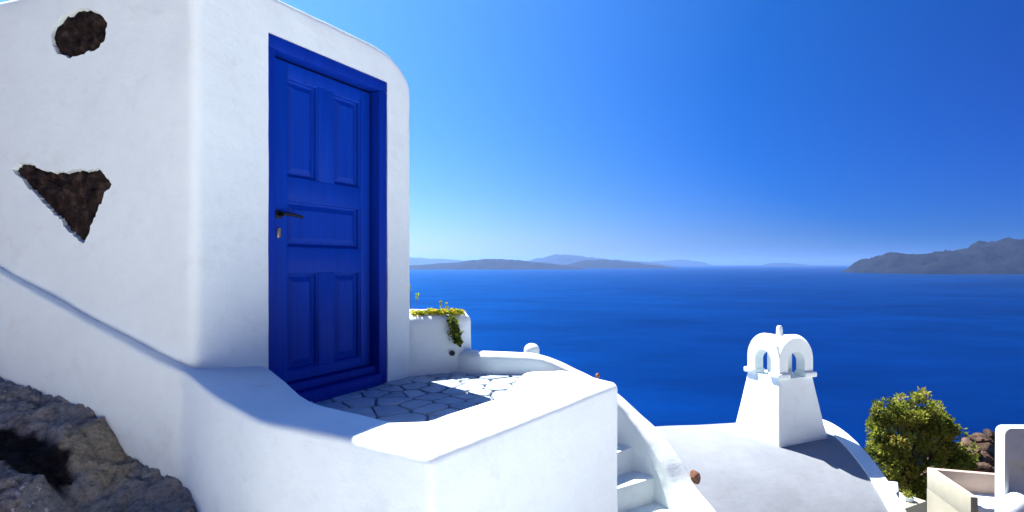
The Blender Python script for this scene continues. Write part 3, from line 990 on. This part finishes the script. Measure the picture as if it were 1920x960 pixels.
bmesh.ops.remove_doubles(bm, verts=bm.verts, dist=0.0008)
cap = from_bm('cap', bm, 32)
link('cap', cap, M['plaster'], chim)
bm = bmesh.new(); bm_box(bm, ch(-0.105, -0.105, z1 - 0.02), e1.to_3d() * 0.21, e2.to_3d() * 0.21, Vector((0, 0, 0.40)), 0.02, 2)
link('flue', from_bm('flue', bm, 40), M['plaster'], chim)
for sa in (-1, 1):
    for sb in (-1, 1):
        bm = bmesh.new()
        o = ch(0.115 if sa > 0 else -0.298, 0.115 if sb > 0 else -0.298, z1 - 0.004)
        bm_box(bm, o, e1.to_3d() * 0.183, e2.to_3d() * 0.183, Vector((0, 0, 0.066)), 0.016, 3)
        link('foot', from_bm('foot', bm, 40), M['plaster'], chim)
bm = bmesh.new()
zt_ = zc0 + 0.19 + hw - 0.03
tube(bm, [ch(0, 0, zt_), ch(0, 0, zt_ + 0.13), ch(0, 0, zt_ + 0.15)], [0.042, 0.034, 0.022], 12)
link('finial', from_bm('finial', bm, 40), M['plaster'], chim)

# ------------------------------------------------------------------ rocky ground below the sloping parapet
def lerp_tab(tab, x):
    if x <= tab[0][0]: return tab[0][1]
    for (a, ha), (b, hb) in zip(tab, tab[1:]):
        if x <= b: return ha + (hb - ha) * (x - a) / (b - a)
    return tab[-1][1]
ztab = [(-4.8, -0.2), (-3.03, -0.635), (-2.6, -0.70), (-2.16, -0.775), (-2.02, -0.98), (-1.75, -1.05), (-1.5, -1.07), (-1.38, -1.17), (-1.2, -1.3), (-0.9, -1.7), (-0.5, -2.1)]
def foot_y(x): return wall_y(x) - 0.05 if x < -1.63 else 2.80 - (x + 1.63) * 0.93
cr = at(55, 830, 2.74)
V = []
gx, gy = 300, 180
crevice_shade, tan = [], []
for j in range(gy + 1):
    for i in range(gx + 1):
        x = -4.8 + 4.3 * i / gx; y = 0.9 + 2.6 * j / gy
        p = Vector((x, y, 0))
        z = lerp_tab(ztab, x + 0.06 * noise.noise(Vector((x * 3, y * 3, 2)))) - 0.40 * (foot_y(x) - y) - 0.02
        # blocky rubble: every cell of rock sits at its own height and tilt, with cracks between
        w = p + Vector((noise.noise(p * 5), noise.noise(p * 5 + Vector((9, 1, 0))), 0)) * 0.06
        dd, pp_ = noise.voronoi(Vector((w.x * 3.0, w.y * 4.2, 0.5)))
        c_ = pp_[0]
        hsh = noise.noise(c_ * 7.3); tx = noise.noise(c_ * 5.1 + Vector((3, 3, 3))); ty = noise.noise(c_ * 4.7 + Vector((8, 2, 5)))
        z += 0.04 * hsh + (w.x * 3.0 - c_.x) * 0.07 * tx + (w.y * 4.2 - c_.y) * 0.06 * ty + 0.02 * noise.noise(p * 2.2)
        z -= 0.028 * max(0, 1 - (dd[1] - dd[0]) / 0.12) * max(0, noise.noise(p * 2.7 + Vector((4, 4, 4))) + 0.35)
        dd, pp_ = noise.voronoi(Vector((w.x * 9.0, w.y * 11.0, 2.5)))
        z += 0.022 * noise.noise(pp_[0] * 6.1) - 0.014 * max(0, 1 - (dd[1] - dd[0]) / 0.2)
        z += 0.017 * noise.noise(p * 9) + 0.012 * noise.noise(p * 22) + 0.008 * noise.noise(p * 50)
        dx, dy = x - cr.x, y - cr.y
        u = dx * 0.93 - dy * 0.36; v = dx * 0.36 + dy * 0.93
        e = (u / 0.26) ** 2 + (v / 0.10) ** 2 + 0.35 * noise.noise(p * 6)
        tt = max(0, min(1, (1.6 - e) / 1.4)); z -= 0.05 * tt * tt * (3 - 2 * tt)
        crevice_shade.append(max(0.0, min(1.0, (1.15 - e + 0.5 * noise.noise(p * 17)) / 0.25)))  # painted dark of the crevice, over a shallow hollow
        tb = at(188, 824, 2.86); e2_ = ((x - tb.x) / 0.17) ** 4 + ((y - tb.y) / 0.11) ** 4 + 0.5 * noise.noise(p * 12)
        tan.append(max(0.0, min(1.0, (1.1 - e2_) / 0.3)))
        z += 0.012 * max(0, min(1, (1.2 - e2_) / 0.35))
        V.append((x, y, z))
Fc = [(j * (gx + 1) + i, j * (gx + 1) + i + 1, (j + 1) * (gx + 1) + i + 1, (j + 1) * (gx + 1) + i) for j in range(gy) for i in range(gx)]
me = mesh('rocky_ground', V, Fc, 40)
for nm_, dat in (('crevice_shade', crevice_shade), ('tan', tan)):
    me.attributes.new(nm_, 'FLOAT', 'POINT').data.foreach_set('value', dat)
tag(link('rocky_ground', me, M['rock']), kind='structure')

# ------------------------------------------------------------------ tree beyond the vaulted roof
TY = 24.0
tree = tag(empty('tree', at(1705, 960, TY)), 'bushy green tree beyond the vaulted roof in front of the sea', 'tree')
rg = random.Random(12)
lobes = [(1672, 790, 30, 38), (1655, 815, 22, 48), (1700, 775, 30, 28), (1735, 778, 30, 32), (1690, 830, 46, 44), (1735, 815, 22, 30), (1772, 822, 18, 30), (1780, 855, 28, 26), (1797, 868, 20, 20), (1768, 800, 14, 20), (1725, 865, 44, 30), (1665, 865, 26, 40), (1690, 905, 38, 32), (1722, 915, 34, 26)]
pts = []
clumps = []
for lx, ly, rx, ry in lobes:
    for _ in range(20):
        a = rg.uniform(0, 6.283); b = rg.uniform(-1, 1); r_ = rg.uniform(0.45, 1.32)
        dxy = math.sqrt(1 - b * b)
        c_ = at(lx, ly, TY) + Vector((rx * dxy * math.cos(a) * r_, rx * dxy * math.sin(a) * r_ * 0.9, ry * b * r_)) * TY / F
        clumps.append((c_, rg.uniform(0.14, 0.30), rg.uniform(0.05, 0.95)))
tints = []
for c_, cr_, tn in clumps:
    for _ in range(84):
        dv = Vector((rg.gauss(0, 1), rg.gauss(0, 1), rg.gauss(0, 1))).normalized()
        pts.append((c_ + dv * cr_ * rg.uniform(0.4, 1.05), dv)); tints.append(tn)
it = iter(tints)
leaf_cloud('crown', pts, 0.15, M['leaf'], tree, seed=5, tint=lambda p, r: min(1, max(0, next(it) + r.gauss(0, 0.13))), aspect=0.3)
bm = bmesh.new()
b0 = at(1705, 960, TY); b0.z = terrain_z(b0.x, b0.y) - 0.2
b1 = at(1703, 905, TY)
tube(bm, [b0, b0.lerp(b1, 0.6) + Vector((0.05, 0, 0)), b1], [0.2, 0.15, 0.12], 9)
for lx, ly, rx, ry in lobes:
    e = at(lx, ly, TY) + Vector((0, rg.uniform(-0.4, 0.4), 0))
    tube(bm, [b1 - Vector((0, 0, 0.1)), b1.lerp(e, 0.5) + Vector((rg.uniform(-.15, .15), rg.uniform(-.1, .1), 0.05)), e], [0.08, 0.05, 0.02], 7)
for q in range(26):
    lx, ly, rx, ry = rg.choice(lobes[:8])
    e = at(lx, ly, TY); a = rg.uniform(0, 6.283)
    dv = Vector((math.cos(a) * rx, rg.uniform(-0.5, 0.5) * rx, abs(math.sin(a)) * ry)) * TY / F
    tube(bm, [e, e + dv * 0.8, e + dv * rg.uniform(1.25, 1.6)], [0.02, 0.014, 0.006], 5)
link('trunk', from_bm('trunk', bm, 50), M['bark'], tree)

# ------------------------------------------------------------------ cream house with roof terrace
def quad_prism(o, u, v, z0, z1, bm, bev=0.0): bm_box(bm, Vector((o.x, o.y, z0)), Vector((*u, 0)), Vector((*v, 0)), Vector((0, 0, z1 - z0)), bev, 2)
tl = at(1738, 876, 20.0); ztop = tl.z
hu = Vector((0.965, -0.262)); hv = Vector((-0.20, -0.98))
W_, D_ = 3.4, 2.6
o2 = Vector((tl.x, tl.y))
ch_ = tag(empty('cream_house', (tl.x + 1, tl.y - 1, -13)), 'cream coloured house with a walled roof terrace beside the tree', 'house')
bm = bmesh.new()
quad_prism(o2, hv * D_, hu * W_, -13, ztop - 0.75, bm)
link('wall', from_bm('wall', bm), M['cream'], ch_)
bm = bmesh.new(); q = o2 + hu * 0.22 - hu * 0.0
quad_prism(o2 + hu * 0.2 + hv * 0.2, hv * (D_ - 0.4), hu * (W_ - 0.4), ztop - 0.746, ztop - 0.70, bm)
link('terrace_floor', from_bm('terrace_floor', bm), M['plaster_far'], ch_)
bm = bmesh.new(); quad_prism(o2, hv * D_, hu * 0.2, ztop - 0.752, ztop, bm, 0.02); link('parapet', from_bm('parapet', bm, 40), M['cream'], ch_)
bm = bmesh.new(); quad_prism(o2 + hu * 0.198, hv * 0.2, hu * (W_ - 0.2), ztop - 0.753, ztop - 0.004, bm, 0.02); link('parapet', from_bm('parapet', bm, 40), M['pink'], ch_)
bm = bmesh.new(); quad_prism(o2 + hu * 0.198 + hv * (D_ - 0.2), hv * 0.2, hu * (W_ - 0.2), ztop - 0.754, ztop - 0.3, bm, 0.02); link('parapet', from_bm('parapet', bm, 40), M['plaster_far'], ch_)
for f in (0.62, 0.30):
    bm = bmesh.new(); quad_prism(o2 + hv * (D_ * f) - hu * 0.14, hv * 0.28, hu * 0.2, -13, ztop - 1.28, bm, 0.02)
    link('pilaster', from_bm('pilaster', bm, 40), M['pink'], ch_)
for f in (0.46, 0.8):
    bm = bmesh.new(); quad_prism(o2 + hv * (D_ * f) - hu * 0.02, hv * 0.16, hu * 0.1, ztop - 1.75, ztop - 1.38, bm, 0.0)
    link('window', from_bm('window', bm), M['pipe'], ch_)

# low cream wall and a flower pot before the tree
bm = bmesh.new()
a = at(1684, 958, 14.0); b = at(1738, 962, 14.6)
uu = Vector((b.x - a.x, b.y - a.y)); vv = Vector((-uu.y, uu.x)).normalized() * 0.9
bm_box(bm, Vector((a.x, a.y, -10)), uu.to_3d(), vv.to_3d(), Vector((0, 0, a.z + 10)), 0.03, 2)
tag(link('terrace_wall', from_bm('terrace_wall', bm, 40), M['cream']), 'low cream terrace wall under the tree beside the cream house', 'wall')
def pot(px, py, Y, s, mat, label, leafy):
    c = at(px, py, Y)
    root = tag(empty('flower_pot', c), label, 'flower pot')
    bm = bmesh.new()
    prof = [(0.10, 0), (0.15, 0.22), (0.17, 0.22), (0.17, 0.27), (0.13, 0.27), (0.12, 0.2)]
    rings = [[bm.verts.new(c + Vector((r_ * math.cos(t), r_ * math.sin(t), z)) * 1.0 + Vector((0, 0, 0))) for t in [2 * math.pi * j / 14 for j in range(14)]] for r_, z in [(r_ * s, z * s) for r_, z in prof]]
    for a, b in zip(rings, rings[1:]):
        for j in range(14): bm.faces.new([a[j], a[(j + 1) % 14], b[(j + 1) % 14], b[j]])
    bm.faces.new(list(reversed(rings[0]))); bm.faces.new(rings[-1])
    link('pot', from_bm('pot', bm, 40), M[mat], root)
    leaf_cloud('foliage', [(c + Vector((rg.gauss(0, .08), rg.gauss(0, .08), 0.26 + abs(rg.gauss(0, .09)))) * s, (0, 0, 1)) for _ in range(160)], 0.07 * s, M[leafy], root, seed=int(px))
pot(1703, 946, 14.6, 0.75, 'plaster_far', 'small white flower pot on the low cream wall under the tree', 'leaf')

# rounded white wall end just beyond the vaulted roof
bm = bmesh.new(); bm_prism(bm, [at(1640, 930, 9.4).to_2d(), at(1672, 930, 9.3).to_2d(), at(1686, 930, 9.5).to_2d(), at(1684, 930, 9.9).to_2d(), at(1640, 930, 10.0).to_2d()], -6.5, at(1668, 920, 9.5).z, 0.035, 3, True)
me = from_bm('wall_end', bm, 50)
tag(link('wall_end', me, M['plaster']), 'rounded white wall end peeking out beside the vaulted roof', 'wall')

# ------------------------------------------------------------------ tall white wall with a niche at the right edge
WY = 12.0
wl = at(1884, 803, WY); wr = at(2010, 803, WY)
tall = tag(empty('niche_wall', (wl.x + 0.8, WY + 0.3, -8)), 'tall white wall with an arched niche at the right edge', 'wall')
prof = []
zt0 = wl.z
rc = 0.13
x0, x1 = wl.x, wr.x
prof = [(x0 - 0.03, -8.0), (x1, -8.0), (x1, zt0)] + [(x0 + rc - rc * math.sin(a), zt0 - rc + rc * math.cos(a)) for a in [math.pi / 2 * i / 6 for i in range(7)]]
bm = bmesh.new()
fr = [bm.verts.new((x, WY, z)) for x, z in prof]; bk = [bm.verts.new((x + 0.02, WY + 0.26, z)) for x, z in prof]
n = len(prof)
f1 = bm.faces.new(fr); f2 = bm.faces.new(list(reversed(bk)))
for i in range(n): bm.faces.new([fr[i], bk[i], bk[(i + 1) % n], fr[(i + 1) % n]])
bmesh.ops.bevel(bm, geom=list(f1.edges), offset=0.014, segments=3, affect='EDGES')
body = from_bm('wall', bm, 40)
bm = bmesh.new()
na, nb = at(1891, 864, WY), at(1975, 940, WY)
rc2 = 0.06
npf = [(na.x, nb.z), (nb.x, nb.z), (nb.x, na.z)] + [(na.x + rc2 - rc2 * math.sin(a), na.z - rc2 + rc2 * math.cos(a)) for a in [math.pi / 2 * i / 5 for i in range(6)]]
fa = [bm.verts.new((x, WY - 0.2, z)) for x, z in npf]; fb = [bm.verts.new((x, WY + 0.17, z)) for x, z in npf]
bm.faces.new(fa); bm.faces.new(list(reversed(fb)))
for i in range(len(npf)): bm.faces.new([fa[i], fb[i], fb[(i + 1) % len(npf)], fa[(i + 1) % len(npf)]])
body = boolean(body, from_bm('c', bm))
body.shade_smooth(); body.set_sharp_from_angle(angle=R(35))
link('wall', body, M['plaster'], tall)
bm = bmesh.new()
bmesh.ops.create_uvsphere(bm, u_segments=24, v_segments=14, radius=1.0)
dc = at(1908, 956, WY - 0.15)
for v in bm.verts: v.co = Vector((v.co.x * 0.27, v.co.y * 0.27, v.co.z * 0.36)) + dc
link('dome', from_bm('dome', bm, 60), M['plaster'], tall)

# brown volcanic boulders on the cliff edge
bl = [(1838, 822, 0.75), (1858, 815, 0.6), (1822, 850, 0.62), (1848, 858, 0.7), (1866, 850, 0.7), (1835, 880, 0.8), (1862, 884, 0.8), (1812, 878, 0.6), (1880, 830, 0.9)]
wl_ = ['topmost brown boulder of the pile beyond the cream house', 'brown boulder touching the left edge of the tall white wall top', 'leftmost reddish boulder of the pile next to the tree', 'dark middle boulder of the pile beyond the cream house', 'brown boulder halfway down beside the tall white wall',
       'large low boulder right above the cream terrace', 'low brown boulder between the terrace and the tall wall', 'low reddish boulder where the tree meets the terrace', 'brown boulder half hidden behind the tall white wall']
for i, (px, py, s) in enumerate(bl):
    o = link('cliff_boulder', rock_mesh('cliff_boulder', (s * 0.8, s * 0.7, s * 0.6), 20 + i * 1.7, 4, 0.7), M['brown_rock'])
    o.location = at(px, py, 30.0 - 0.02 * (py - 815) * 0.6)
    o.rotation_euler = (i * 0.7, i * 0.4, i * 1.1)
    tag(o, wl_[i], 'rock', 'brown boulders on the cliff edge')
bm = bmesh.new()
bmesh.ops.create_icosphere(bm, subdivisions=4, radius=1.0)
cm = at(1845, 905, 30.0)
for v in bm.verts:
    p = v.co * (1 + 0.25 * noise.noise(v.co * 2) + 0.12 * noise.noise(v.co * 5))
    v.co = Vector((p.x * 3.6, p.y * 2.6, p.z * 5.0)) + Vector((cm.x + 0.6, cm.y + 1.2, cm.z - 3.2))
tag(link('rock_mound', from_bm('rock_mound', bm, 40), M['brown_rock']), kind='structure')

# ------------------------------------------------------------------ sea haze: one closed box of pale air
bm = bmesh.new()
bm_box(bm, (-79500, -3000, SEA - 1.5), (159000, 0, 0), (0, 82500, 0), (0, 0, 760))
hm = bpy.data.materials.new('sea_air'); hm.use_nodes = True
t = hm.node_tree; t.nodes.clear()
o_ = t.nodes.new('ShaderNodeOutputMaterial'); v_ = t.nodes.new('ShaderNodeVolumePrincipled')
v_.inputs['Color'].default_value = (0.46, 0.70, 1.0, 1)
v_.inputs['Density'].default_value = 2.9e-5
v_.inputs['Anisotropy'].default_value = 0.65
t.links.new(v_.outputs[0], o_.inputs['Volume'])
tag(link('haze', from_bm('haze', bm), hm), kind='stuff')
